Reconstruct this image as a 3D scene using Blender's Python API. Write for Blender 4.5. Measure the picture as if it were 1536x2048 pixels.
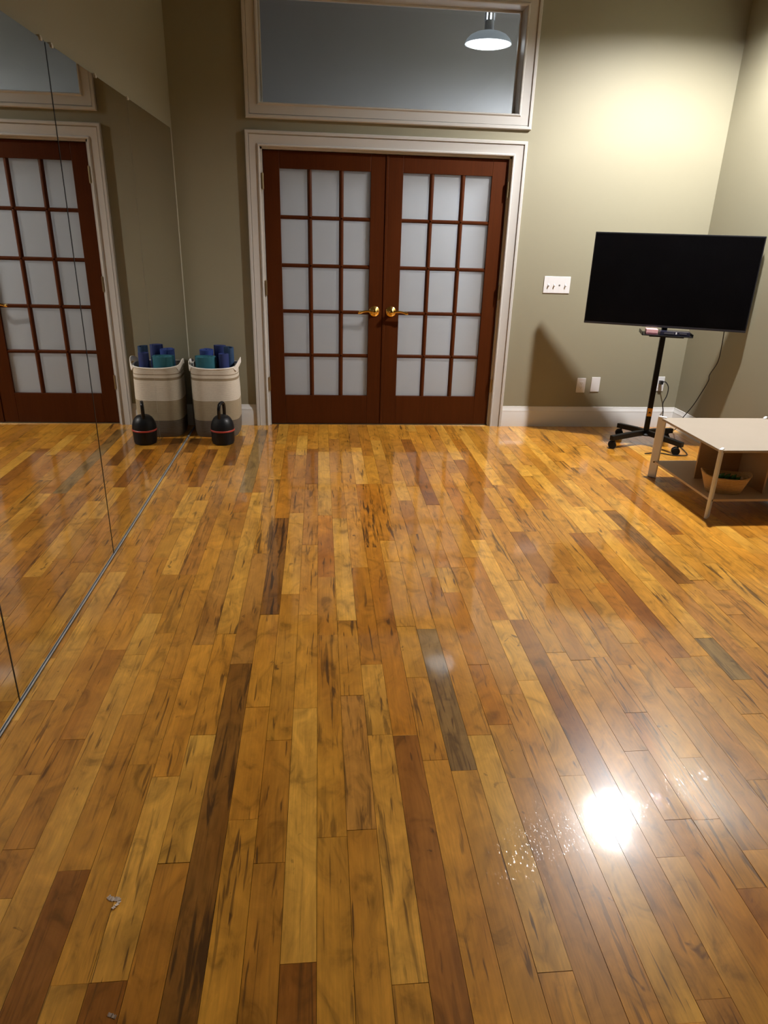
import bpy, bmesh, math, random
from mathutils import Vector, Matrix

# ------------------------------------------------------------------ scene, camera, world, light, exposure
for o in list(bpy.data.objects):
    bpy.data.objects.remove(o, do_unlink=True)
scene = bpy.context.scene
C = scene.collection
PI = math.pi
R = random.Random(11)

CAM_Z = 1.5088
cam_d = bpy.data.cameras.new('camera')
cam = bpy.data.objects.new('camera', cam_d)
C.objects.link(cam)
cam_d.sensor_fit = 'VERTICAL'
cam_d.sensor_height = 36.0
cam_d.lens = 1364.94 / 2048.0 * 36.0
cam_d.clip_start = 0.05
_r = Vector((0.9957268910909074, -0.08795820045934505, 0.028130292042387088))
_d = Vector((-0.007454362614328247, -0.3801777381867024, -0.9248834087955397))
_f = Vector((0.09204559107556656, 0.9207215878642124, -0.3792088696277458))
m = Matrix.Identity(4)
for i in range(3):
    m[i][0] = _r[i]; m[i][1] = -_d[i]; m[i][2] = -_f[i]
m[2][3] = CAM_Z
cam.matrix_world = m
scene.camera = cam

scene.view_settings.view_transform = 'Standard'
scene.view_settings.look = 'None'
scene.view_settings.gamma = 1.0
scene.view_settings.use_curve_mapping = False
scene.view_settings.exposure = 0.0

world = bpy.data.worlds.new('night')
scene.world = world
world.use_nodes = True
world.node_tree.nodes['Background'].inputs[0].default_value = (0.02, 0.025, 0.035, 1)
world.node_tree.nodes['Background'].inputs[1].default_value = 0.2

BULB_ROOM = 4850.0        # emission strength of the pendant bulb over the play table
GLOW_HALL = 3.2
GLOW_HALL_ADDED = 400.0   # extra unseen lamp, added to light the hallway wall and door panes         # emission strength of the hallway lamp's diffuser
LAMP = (2.544, 4.329, 3.118)        # rim centre of the room pendant
HALL_LAMP = (1.343, 6.30, 2.904)

# ------------------------------------------------------------------ measures
D = 5.586                 # back wall
XL, XR = -1.0155, 3.068   # mirror face, right wall
WALL_L = -1.028
Y0 = -5.0                 # wall behind the photographer
CEIL = 4.0
WT = 0.20                 # back wall thickness
HALL_Y = 7.35

# ------------------------------------------------------------------ materials
def mat(name):
    mt = bpy.data.materials.new(name); mt.use_nodes = True
    nt = mt.node_tree
    return mt, nt, nt.nodes['Principled BSDF']

def N(nt, kind, **kw):
    n = nt.nodes.new(kind)
    for k, v in kw.items():
        setattr(n, k, v)
    return n

def link(nt, a, b): nt.links.new(a, b)

def mixcol(nt, fac, a, b, mode='MIX'):
    n = N(nt, 'ShaderNodeMix', data_type='RGBA', blend_type=mode)
    for sock, v in ((n.inputs[0], fac), (n.inputs[6], a), (n.inputs[7], b)):
        if hasattr(v, 'links'): link(nt, v, sock)
        elif isinstance(v, (int, float)): sock.default_value = v
        else: sock.default_value = (*v, 1) if len(v) == 3 else v
    return n.outputs[2]

def ramp(nt, src, stops, interp='LINEAR'):
    n = N(nt, 'ShaderNodeValToRGB')
    n.color_ramp.interpolation = interp
    el = n.color_ramp.elements
    while len(el) < len(stops): el.new(0.5)
    for e, (p, c) in zip(el, stops):
        e.position = p
        e.color = (c, c, c, 1) if isinstance(c, (int, float)) else (*c, 1)
    link(nt, src, n.inputs[0])
    return n.outputs[0]

def noise(nt, vec, scale, detail=3.0, rough=0.5, dist=0.0):
    n = N(nt, 'ShaderNodeTexNoise')
    n.inputs['Scale'].default_value = scale
    n.inputs['Detail'].default_value = detail
    n.inputs['Roughness'].default_value = rough
    n.inputs['Distortion'].default_value = dist
    if vec is not None: link(nt, vec, n.inputs['Vector'])
    return n.outputs['Fac']

def scaled(nt, vec, s):
    n = N(nt, 'ShaderNodeVectorMath', operation='MULTIPLY')
    link(nt, vec, n.inputs[0]); n.inputs[1].default_value = s
    return n.outputs[0]

def bump(nt, bsdf, h, strength, dist=0.01, coat=False):
    b = N(nt, 'ShaderNodeBump')
    b.inputs['Strength'].default_value = strength
    b.inputs['Distance'].default_value = dist
    link(nt, h, b.inputs['Height'])
    link(nt, b.outputs[0], bsdf.inputs['Coat Normal' if coat else 'Normal'])
    return b

def plain(name, col, rough=0.5, metal=0.0, coat=0.0, var=0.06, scale=30.0, spec=None, bmp=0.0, bscale=200.0):
    mt, nt, b = mat(name)
    tc = N(nt, 'ShaderNodeTexCoord').outputs['Object']
    f = noise(nt, tc, scale, 3)
    lo = tuple(c * (1 - var) for c in col); hi = tuple(min(1, c * (1 + var)) for c in col)
    link(nt, mixcol(nt, f, lo, hi), b.inputs['Base Color'])
    b.inputs['Roughness'].default_value = rough
    b.inputs['Metallic'].default_value = metal
    b.inputs['Coat Weight'].default_value = coat
    b.inputs['Coat Roughness'].default_value = 0.08
    if spec is not None: b.inputs['Specular IOR Level'].default_value = spec
    if bmp: bump(nt, b, noise(nt, tc, bscale, 2), bmp, 0.002)
    return mt

M = {}
M['wall'] = plain('olive_wall_paint', (0.262, 0.243, 0.168), 0.62, var=0.015, scale=3, bmp=0.05, bscale=400)
M['wall_dark'] = plain('rear_wall_paint', (0.13, 0.115, 0.085), 0.7, var=0.02, scale=3)
M['ceiling'] = plain('ceiling_paint', (0.32, 0.29, 0.22), 0.8, var=0.02, scale=3)
M['hall_wall'] = plain('hall_wall_paint', (0.41, 0.40, 0.41), 0.7, var=0.03, scale=2)
M['hall_ceiling'] = plain('hall_ceiling_paint', (0.42, 0.40, 0.41), 0.8, var=0.03)
M['trim'] = plain('white_trim_paint', (0.54, 0.53, 0.51), 0.32, var=0.01, scale=5)
M['baseboard'] = plain('baseboard_paint', (0.70, 0.695, 0.68), 0.30, var=0.01, scale=5)
M['plate'] = plain('white_plastic', (0.70, 0.70, 0.71), 0.3, var=0.01)
M['plate_dark'] = plain('slot_shadow_plastic', (0.12, 0.11, 0.10), 0.5, var=0.02)
M['brass'] = plain('polished_brass', (0.83, 0.58, 0.20), 0.14, metal=1.0, var=0.03)
M['hinge'] = plain('worn_brass', (0.42, 0.33, 0.20), 0.35, metal=1.0, var=0.10, scale=60)
M['steel'] = plain('steel_channel', (0.50, 0.53, 0.57), 0.42, metal=0.4, var=0.25, scale=25)
M['clip'] = plain('clear_clip_plastic', (0.66, 0.63, 0.56), 0.06, var=0.03)
M['black_metal'] = plain('black_powder_coat', (0.005, 0.005, 0.0055), 0.38, var=0.10, spec=0.22)
M['black_plastic'] = plain('black_plastic', (0.010, 0.010, 0.012), 0.35, var=0.08)
M['rubber'] = plain('black_caster_rubber', (0.006, 0.006, 0.006), 0.6, var=0.1, spec=0.2)
M['bezel'] = plain('dark_bezel', (0.016, 0.016, 0.018), 0.22, var=0.05)
M['bezel_strip'] = plain('grey_metal_strip', (0.16, 0.16, 0.19), 0.22, metal=0.9, var=0.05)
M['screen'] = plain('dark_screen_glass', (0.0016, 0.0015, 0.0018), 0.28, var=0.02, spec=0.10)
M['pink'] = plain('pink_card', (0.72, 0.40, 0.42), 0.6, var=0.08, scale=60)
M['maroon'] = plain('dark_rose_card', (0.20, 0.07, 0.09), 0.6, var=0.08)
M['device'] = plain('navy_black_plastic', (0.018, 0.018, 0.035), 0.25, var=0.1)
M['device_grey'] = plain('dark_grey_plastic', (0.07, 0.07, 0.085), 0.35, var=0.1)
M['highlight_dot'] = plain('white_highlight', (0.8, 0.8, 0.82), 0.4, var=0.01)
M['sticker'] = plain('amber_sticker', (0.62, 0.30, 0.03), 0.45, var=0.12, scale=150)
M['table_top'] = plain('pale_table_laminate', (0.38, 0.325, 0.262), 0.42, var=0.04, scale=8)
M['table_ply'] = plain('plywood_panel', (0.42, 0.27, 0.14), 0.42, var=0.10, scale=12)
M['table_shelf'] = plain('plywood_shelf', (0.56, 0.42, 0.28), 0.30, var=0.06, scale=12)
M['table_leg'] = plain('cream_painted_leg', (0.84, 0.85, 0.86), 0.30, var=0.02)
M['bolt'] = plain('dark_bolt', (0.12, 0.09, 0.05), 0.4, metal=0.8, var=0.1)
M['green_toy'] = plain('glossy_green_plastic', (0.020, 0.13, 0.018), 0.14, var=0.35, scale=45, coat=0.5)
M['tan_toy'] = plain('tan_plastic', (0.42, 0.25, 0.08), 0.4, var=0.1)
M['kettle'] = plain('black_vinyl', (0.007, 0.0075, 0.009), 0.42, var=0.08, spec=0.28, bmp=0.1, bscale=300)
M['kettle_gloss'] = plain('black_enamel', (0.008, 0.008, 0.009), 0.16, var=0.05)
M['red'] = plain('red_rubber', (0.42, 0.045, 0.03), 0.45, var=0.05)
M['strap'] = plain('white_cotton_strap', (0.74, 0.70, 0.64), 0.85, var=0.06, scale=120, bmp=0.5, bscale=500)
M['paper'] = plain('torn_white_paper', (0.86, 0.72, 0.60), 0.8, var=0.08, scale=200)
M['teal'] = plain('teal_foam', (0.012, 0.115, 0.155), 0.7, var=0.10, scale=40, bmp=0.3, bscale=500)
M['navy'] = plain('navy_foam', (0.012, 0.028, 0.135), 0.7, var=0.10, scale=40, bmp=0.3, bscale=500)
M['blue'] = plain('blue_foam', (0.010, 0.036, 0.190), 0.7, var=0.10, scale=40, bmp=0.3, bscale=500)
M['slate'] = plain('dark_blue_foam', (0.018, 0.055, 0.13), 0.7, var=0.10, scale=40, bmp=0.3, bscale=500)
M['shade_out'] = plain('grey_enamel_shade', (0.50, 0.51, 0.54), 0.45, var=0.03)
M['shade_in'] = plain('white_enamel_inside', (0.60, 0.60, 0.59), 0.5, var=0.01)

def emit(name, col, s):
    mt, nt, b = mat(name)
    b.inputs['Base Color'].default_value = (0.9, 0.9, 0.9, 1)
    b.inputs['Emission Color'].default_value = (*col, 1)
    b.inputs['Emission Strength'].default_value = s
    return mt
M['shade_lit'] = emit('lit_translucent_dome', (0.80, 0.92, 1.0), 0.23)
M['shade_lit'].node_tree.nodes['Principled BSDF'].inputs['Base Color'].default_value = (0.25, 0.26, 0.28, 1)
M['bulb'] = emit('lit_bulb', (1.0, 0.97, 0.95), BULB_ROOM)
M['diffuser'] = emit('lit_diffuser', (0.92, 0.97, 1.0), GLOW_HALL)
M['diffuser_added'] = emit('added_lamp_diffuser', (0.90, 0.95, 1.0), GLOW_HALL_ADDED)

# mirror
mt, nt, b = mat('mirror_silver')
b.inputs['Base Color'].default_value = (0.80, 0.79, 0.75, 1)
b.inputs['Metallic'].default_value = 1.0
b.inputs['Roughness'].default_value = 0.0
tc = N(nt, 'ShaderNodeTexCoord').outputs['Object']
link(nt, ramp(nt, noise(nt, scaled(nt, tc, (1, 2, 1)), 2.0, 3), [(0.35, 0.0), (0.8, 0.02)]), b.inputs['Roughness'])
M['mirror'] = mt
M['mirror_edge'] = plain('mirror_edge', (0.30, 0.30, 0.22), 0.3, var=0.05)

# clear glass of the transom
mt, nt, b = mat('clear_pane')
nt.nodes.remove(b)
out = nt.nodes['Material Output']
tr = N(nt, 'ShaderNodeBsdfTransparent'); tr.inputs[0].default_value = (0.90, 0.92, 0.93, 1)
gl = N(nt, 'ShaderNodeBsdfGlossy'); gl.inputs['Roughness'].default_value = 0.02
df = N(nt, 'ShaderNodeBsdfTranslucent'); df.inputs[0].default_value = (0.8, 0.85, 0.9, 1)
tc = N(nt, 'ShaderNodeTexCoord').outputs['Object']
dust = ramp(nt, noise(nt, tc, 3.0, 5), [(0.35, 0.004), (0.75, 0.02)])
mx0 = N(nt, 'ShaderNodeMixShader'); link(nt, dust, mx0.inputs[0]); link(nt, tr.outputs[0], mx0.inputs[1]); link(nt, df.outputs[0], mx0.inputs[2])
fr = N(nt, 'ShaderNodeFresnel'); fr.inputs[0].default_value = 1.5
mx1 = N(nt, 'ShaderNodeMixShader'); link(nt, fr.outputs[0], mx1.inputs[0]); link(nt, mx0.outputs[0], mx1.inputs[1]); link(nt, gl.outputs[0], mx1.inputs[2])
link(nt, mx1.outputs[0], out.inputs[0])
M['clear'] = mt

# frosted door panes: white film, part translucent
mt, nt, b = mat('frosted_pane')
nt.nodes.remove(b)
out = nt.nodes['Material Output']
tc = N(nt, 'ShaderNodeTexCoord').outputs['Object']
cf = noise(nt, tc, 6.0, 3)
di = N(nt, 'ShaderNodeBsdfDiffuse'); link(nt, mixcol(nt, cf, (0.50, 0.51, 0.53), (0.54, 0.55, 0.57)), di.inputs[0])
tl = N(nt, 'ShaderNodeBsdfTranslucent'); tl.inputs[0].default_value = (0.88, 0.90, 0.92, 1)
gl = N(nt, 'ShaderNodeBsdfGlossy'); gl.inputs['Roughness'].default_value = 0.10
mx0 = N(nt, 'ShaderNodeMixShader'); mx0.inputs[0].default_value = 0.76
link(nt, di.outputs[0], mx0.inputs[1]); link(nt, tl.outputs[0], mx0.inputs[2])
fr = N(nt, 'ShaderNodeFresnel'); fr.inputs[0].default_value = 1.45
mx1 = N(nt, 'ShaderNodeMixShader'); link(nt, fr.outputs[0], mx1.inputs[0]); link(nt, mx0.outputs[0], mx1.inputs[1]); link(nt, gl.outputs[0], mx1.inputs[2])
link(nt, mx1.outputs[0], out.inputs[0])
M['frost'] = mt

# stained door wood
mt, nt, b = mat('cherry_stained_wood')
tc = N(nt, 'ShaderNodeTexCoord').outputs['Object']
g = noise(nt, scaled(nt, tc, (60, 60, 2.5)), 1.0, 5, 0.6, 0.4)
g2 = noise(nt, scaled(nt, tc, (6, 6, 0.8)), 1.0, 3)
c1 = mixcol(nt, g, (0.032, 0.0070, 0.0013), (0.082, 0.0185, 0.0030))
link(nt, mixcol(nt, ramp(nt, g2, [(0.3, 0.0), (0.75, 0.35)]), c1, (0.100, 0.026, 0.0055)), b.inputs['Base Color'])
b.inputs['Roughness'].default_value = 0.42
b.inputs['Coat Weight'].default_value = 0.10
b.inputs['Coat Roughness'].default_value = 0.25
b.inputs['Specular IOR Level'].default_value = 0.14
M['door'] = mt

# woven fabric of the storage basket, striped by height
def z_object(nt):
    tc = N(nt, 'ShaderNodeTexCoord').outputs['Object']
    s = N(nt, 'ShaderNodeSeparateXYZ'); link(nt, tc, s.inputs[0])
    return tc, s
mt, nt, b = mat('striped_cotton')
tc, s = z_object(nt)
mr = N(nt, 'ShaderNodeMath', operation='DIVIDE'); link(nt, s.outputs[2], mr.inputs[0]); mr.inputs[1].default_value = 0.6
cream, taupe, dark, line = (0.66, 0.60, 0.50), (0.37, 0.30, 0.195), (0.135, 0.105, 0.075), (0.30, 0.235, 0.15)
st = ramp(nt, mr.outputs[0], [(0.0, dark), (0.132 / 0.6, taupe), (0.285 / 0.6, cream), (0.436 / 0.6, line), (0.455 / 0.6, cream),
                             (0.476 / 0.6, line), (0.483 / 0.6, cream)], 'CONSTANT')
wv = N(nt, 'ShaderNodeTexWave', wave_type='BANDS', bands_direction='Z'); wv.inputs['Scale'].default_value = 42.0
wv.inputs['Distortion'].default_value = 0.6; link(nt, tc, wv.inputs['Vector'])
f = noise(nt, scaled(nt, tc, (60, 60, 120)), 1.0, 3)
link(nt, mixcol(nt, 1.0, st, mixcol(nt, f, (0.84, 0.84, 0.84), (1.06, 1.06, 1.06)), 'MULTIPLY'), b.inputs['Base Color'])
b.inputs['Roughness'].default_value = 0.9
bump(nt, b, wv.outputs['Fac'], 0.35, 0.004)
M['cotton'] = mt

# coiled straw of the shelf basket
mt, nt, b = mat('coiled_straw')
tc, s = z_object(nt)
wv = N(nt, 'ShaderNodeTexWave', wave_type='BANDS', bands_direction='Z'); wv.inputs['Scale'].default_value = 38.0
wv.inputs['Distortion'].default_value = 1.2; link(nt, tc, wv.inputs['Vector'])
f = noise(nt, scaled(nt, tc, (90, 90, 200)), 1.0, 3)
link(nt, mixcol(nt, f, (0.42, 0.26, 0.11), (0.66, 0.45, 0.21)), b.inputs['Base Color'])
b.inputs['Roughness'].default_value = 0.85
bump(nt, b, wv.outputs['Fac'], 0.5, 0.004)
M['straw'] = mt

# varnished strip floor: every board carries its own tone, seed and spalting
mt, nt, b = mat('varnished_strip_floor')
pos = N(nt, 'ShaderNodeNewGeometry').outputs['Position']
tone = N(nt, 'ShaderNodeAttribute', attribute_name='tone').outputs['Color']
sa = N(nt, 'ShaderNodeAttribute', attribute_name='seed')
ss = N(nt, 'ShaderNodeSeparateColor'); link(nt, sa.outputs['Color'], ss.inputs[0])
off = N(nt, 'ShaderNodeVectorMath', operation='MULTIPLY_ADD')
cx = N(nt, 'ShaderNodeCombineXYZ')
link(nt, ss.outputs[0], cx.inputs[0]); link(nt, ss.outputs[0], cx.inputs[1]); link(nt, ss.outputs[0], cx.inputs[2])
link(nt, cx.outputs[0], off.inputs[0]); off.inputs[1].default_value = (7.3, 41.0, 13.7); link(nt, pos, off.inputs[2])
v = off.outputs[0]
grain = noise(nt, scaled(nt, v, (150, 5.0, 1)), 1.0, 5, 0.6, 0.3)
fig = noise(nt, scaled(nt, v, (13, 7.0, 1)), 1.0, 4, 0.55, 1.4)
big = noise(nt, scaled(nt, v, (5.0, 1.6, 1)), 1.0, 3, 0.5, 0.5)
strk = noise(nt, scaled(nt, v, (42, 3.0, 1)), 1.0, 4, 0.55, 0.9)
thin = noise(nt, scaled(nt, v, (70, 4.5, 1)), 1.0, 2, 0.5, 0.6)
knot = noise(nt, scaled(nt, v, (17, 11.0, 1)), 1.0, 3, 0.6, 1.0)
col = mixcol(nt, 1.0, tone, ramp(nt, grain, [(0.25, 0.84), (0.75, 1.12)]), 'MULTIPLY')
col = mixcol(nt, 1.0, col, ramp(nt, fig, [(0.28, 0.58), (0.44, 0.96), (0.72, 1.26)]), 'MULTIPLY')
col = mixcol(nt, 1.0, col, ramp(nt, big, [(0.28, (0.74, 0.66, 0.56)), (0.55, (1.02, 1.02, 1.02)), (0.8, (1.14, 1.18, 1.20))]), 'MULTIPLY')
# spalting streaks, strong on marked boards
kf = N(nt, 'ShaderNodeMath', operation='MULTIPLY')
link(nt, ramp(nt, strk, [(0.54, 0.0), (0.63, 1.0)]), kf.inputs[0]); link(nt, ss.outputs[1], kf.inputs[1])
col = mixcol(nt, kf.outputs[0], col, (0.060, 0.026, 0.009))
# thin mineral lines everywhere, only in patches
tf = N(nt, 'ShaderNodeMath', operation='MULTIPLY')
link(nt, ramp(nt, thin, [(0.625, 0.0), (0.675, 0.80)]), tf.inputs[0])
link(nt, ramp(nt, big, [(0.42, 1.0), (0.60, 0.25)]), tf.inputs[1])
col = mixcol(nt, tf.outputs[0], col, (0.085, 0.036, 0.011))
col = mixcol(nt, ramp(nt, knot, [(0.69, 0.0), (0.76, 0.75)]), col, (0.075, 0.030, 0.009))
link(nt, col, b.inputs['Base Color'])
b.inputs['Roughness'].default_value = 0.30
b.inputs['Specular IOR Level'].default_value = 0.20
b.inputs['Coat Weight'].default_value = 1.0
b.inputs['Coat IOR'].default_value = 1.5
wear = noise(nt, pos, 2.2, 4, 0.6)
link(nt, ramp(nt, wear, [(0.3, 0.045), (0.7, 0.10)]), b.inputs['Coat Roughness'])
h1 = noise(nt, scaled(nt, pos, (260, 90, 1)), 1.0, 2)
h2 = noise(nt, scaled(nt, v, (9, 3, 1)), 1.0, 2)
ad = N(nt, 'ShaderNodeMath', operation='MULTIPLY_ADD'); link(nt, h1, ad.inputs[0]); ad.inputs[1].default_value = 0.05; link(nt, h2, ad.inputs[2])
# fine scuffs in the varnish, running two ways
prev = ad.outputs[0]
for ang, seed_ in ((0.5, 0.0), (-0.35, 9.0)):
    mp = N(nt, 'ShaderNodeMapping'); link(nt, pos, mp.inputs[0])
    mp.inputs['Location'].default_value = (seed_, seed_, 0); mp.inputs['Rotation'].default_value = (0, 0, ang); mp.inputs['Scale'].default_value = (520, 42, 1)
    sc = ramp(nt, noise(nt, mp.outputs[0], 1.0, 1), [(0.70, 0.0), (0.76, 1.0)])
    ms = N(nt, 'ShaderNodeMath', operation='MULTIPLY_ADD'); link(nt, sc, ms.inputs[0]); ms.inputs[1].default_value = -0.10; link(nt, prev, ms.inputs[2])
    prev = ms.outputs[0]
bump(nt, b, prev, 0.14, 0.004, coat=True)
M['floor'] = mt
M['gap'] = plain('dark_board_gap', (0.020, 0.010, 0.004), 0.8, var=0.1)
M['hall_floor'] = plain('hall_floor_boards', (0.42, 0.30, 0.18), 0.4, var=0.1, scale=5)

# ------------------------------------------------------------------ mesh helpers
class MB:
    def __init__(self): self.v = []; self.f = []; self.mi = []
    def add(self, vs, fs, mi=0):
        n = len(self.v)
        self.v += [tuple(p) for p in vs]
        self.f += [[i + n for i in q] for q in fs]
        self.mi += [mi] * len(fs)
        return self
    def box(self, lo, hi, mi=0, mtx=None):
        x0, y0, z0 = lo; x1, y1, z1 = hi
        vs = [Vector(p) for p in ((x0, y0, z0), (x1, y0, z0), (x1, y1, z0), (x0, y1, z0), (x0, y0, z1), (x1, y0, z1), (x1, y1, z1), (x0, y1, z1))]
        if mtx: vs = [mtx @ p for p in vs]
        return self.add(vs, [(0, 3, 2, 1), (4, 5, 6, 7), (0, 1, 5, 4), (1, 2, 6, 5), (2, 3, 7, 6), (3, 0, 4, 7)], mi)
    def lathe(self, prof, n=48, mi=0, sx=1.0, sy=1.0, c=(0, 0, 0), mtx=None, cap0=True, cap1=True):
        vs = []
        for r, z in prof:
            for k in range(n):
                a = 2 * PI * k / n
                vs.append(Vector((c[0] + r * sx * math.cos(a), c[1] + r * sy * math.sin(a), c[2] + z)))
        fs = []
        for i in range(len(prof) - 1):
            for k in range(n):
                k2 = (k + 1) % n
                fs.append((i * n + k, i * n + k2, (i + 1) * n + k2, (i + 1) * n + k))
        if cap0: fs.append(tuple(range(n))[::-1])
        if cap1: fs.append(tuple((len(prof) - 1) * n + k for k in range(n)))
        if mtx: vs = [mtx @ p for p in vs]
        return self.add(vs, fs, mi)
    def tube(self, path, rad, n=12, mi=0, flat=None):
        """path of points, radius (or list); flat=(width, thickness) gives a strap section, its width kept along z"""
        P = [Vector(p) for p in path]
        rads = rad if isinstance(rad, (list, tuple)) else [rad] * len(P)
        vs = []; prev = None
        for i, p in enumerate(P):
            t = (P[min(i + 1, len(P) - 1)] - P[max(i - 1, 0)]).normalized()
            up = Vector((0, 0, 1)) if prev is None else prev
            if prev is None and abs(t.z) > 0.9: up = Vector((1, 0, 0))
            s = t.cross(up).normalized(); u = s.cross(t).normalized(); prev = u
            if flat:
                s = t.cross(Vector((0, 0, 1))).normalized(); u = s.cross(t).normalized()
            for k in range(n):
                a = 2 * PI * k / n
                ca, sa_ = math.cos(a), math.sin(a)
                if flat:
                    e = 0.35
                    ca = math.copysign(abs(ca) ** e, ca); sa_ = math.copysign(abs(sa_) ** e, sa_)
                    vs.append(p + s * ca * flat[1] / 2 + u * sa_ * flat[0] / 2)
                else:
                    vs.append(p + s * ca * rads[i] + u * sa_ * rads[i])
        fs = [(i * n + k, i * n + (k + 1) % n, (i + 1) * n + (k + 1) % n, (i + 1) * n + k) for i in range(len(P) - 1) for k in range(n)]
        fs.append(tuple(range(n))[::-1]); fs.append(tuple((len(P) - 1) * n + k for k in range(n)))
        return self.add(vs, fs, mi)
    def build(self, name, mats, parent=None, smooth=False, bevel=0.0, seg=2, loc=None, angle=40):
        me = bpy.data.meshes.new(name)
        me.from_pydata(self.v, [], self.f); me.update()
        if not isinstance(mats, (list, tuple)): mats = [mats]
        for q in mats: me.materials.append(q)
        for p, i in zip(me.polygons, self.mi): p.material_index = i
        bm = bmesh.new(); bm.from_mesh(me)
        bmesh.ops.recalc_face_normals(bm, faces=bm.faces)
        bm.to_mesh(me); bm.free()
        o = bpy.data.objects.new(name, me); C.objects.link(o)
        if parent is not None: o.parent = parent
        if loc is not None: o.location = loc
        if smooth:
            for p in me.polygons: p.use_smooth = True
            me.set_sharp_from_angle(angle=math.radians(angle))
        if bevel:
            bv = o.modifiers.new('bevel', 'BEVEL'); bv.width = bevel; bv.segments = seg; bv.limit_method = 'ANGLE'
            bv.angle_limit = math.radians(45); bv.harden_normals = False
        return o

def tag(o, label, cat, group=None, kind=None):
    o['label'] = label; o['category'] = cat
    if group: o['group'] = group
    if kind: o['kind'] = kind
    return o

def thing(name, label, cat, loc=(0, 0, 0), rz=0.0, group=None, kind=None):
    o = bpy.data.objects.new(name, None); C.objects.link(o)
    o.empty_display_size = 0.1
    o.location = loc; o.rotation_euler = (0, 0, rz)
    return tag(o, label, cat, group, kind)

def struct(o, label, cat): return tag(o, label, cat, None, 'structure')

def spline(pts, n=10):
    P = [Vector(p) for p in pts]; out = []
    for i in range(len(P) - 1):
        a, b_, c, d = P[max(i - 1, 0)], P[i], P[i + 1], P[min(i + 2, len(P) - 1)]
        for k in range(n):
            t = k / n
            out.append(0.5 * ((2 * b_) + (c - a) * t + (2 * a - 5 * b_ + 4 * c - d) * t * t + (3 * b_ - a - 3 * c + d) * t ** 3))
    out.append(P[-1]); return out

# ------------------------------------------------------------------ floor
BW, BO = 0.0811, -0.017
def ray(px):
    q = _r * ((px[0] - 768) / 1364.94) + _d * ((px[1] - 1024) / 1364.94) + _f
    return q
def on_floor(px):
    q = ray(px); t = -CAM_Z / q.z
    return (q.x * t, q.y * t)
TONE = dict(L=(0.70, 0.355, 0.054), T=(0.60, 0.270, 0.032), M=(0.50, 0.212, 0.026), R=(0.35, 0.130, 0.018), O=(0.54, 0.210, 0.018),
            D=(0.27, 0.110, 0.018), G=(0.31, 0.180, 0.055), P=(0.52, 0.228, 0.039))
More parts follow.
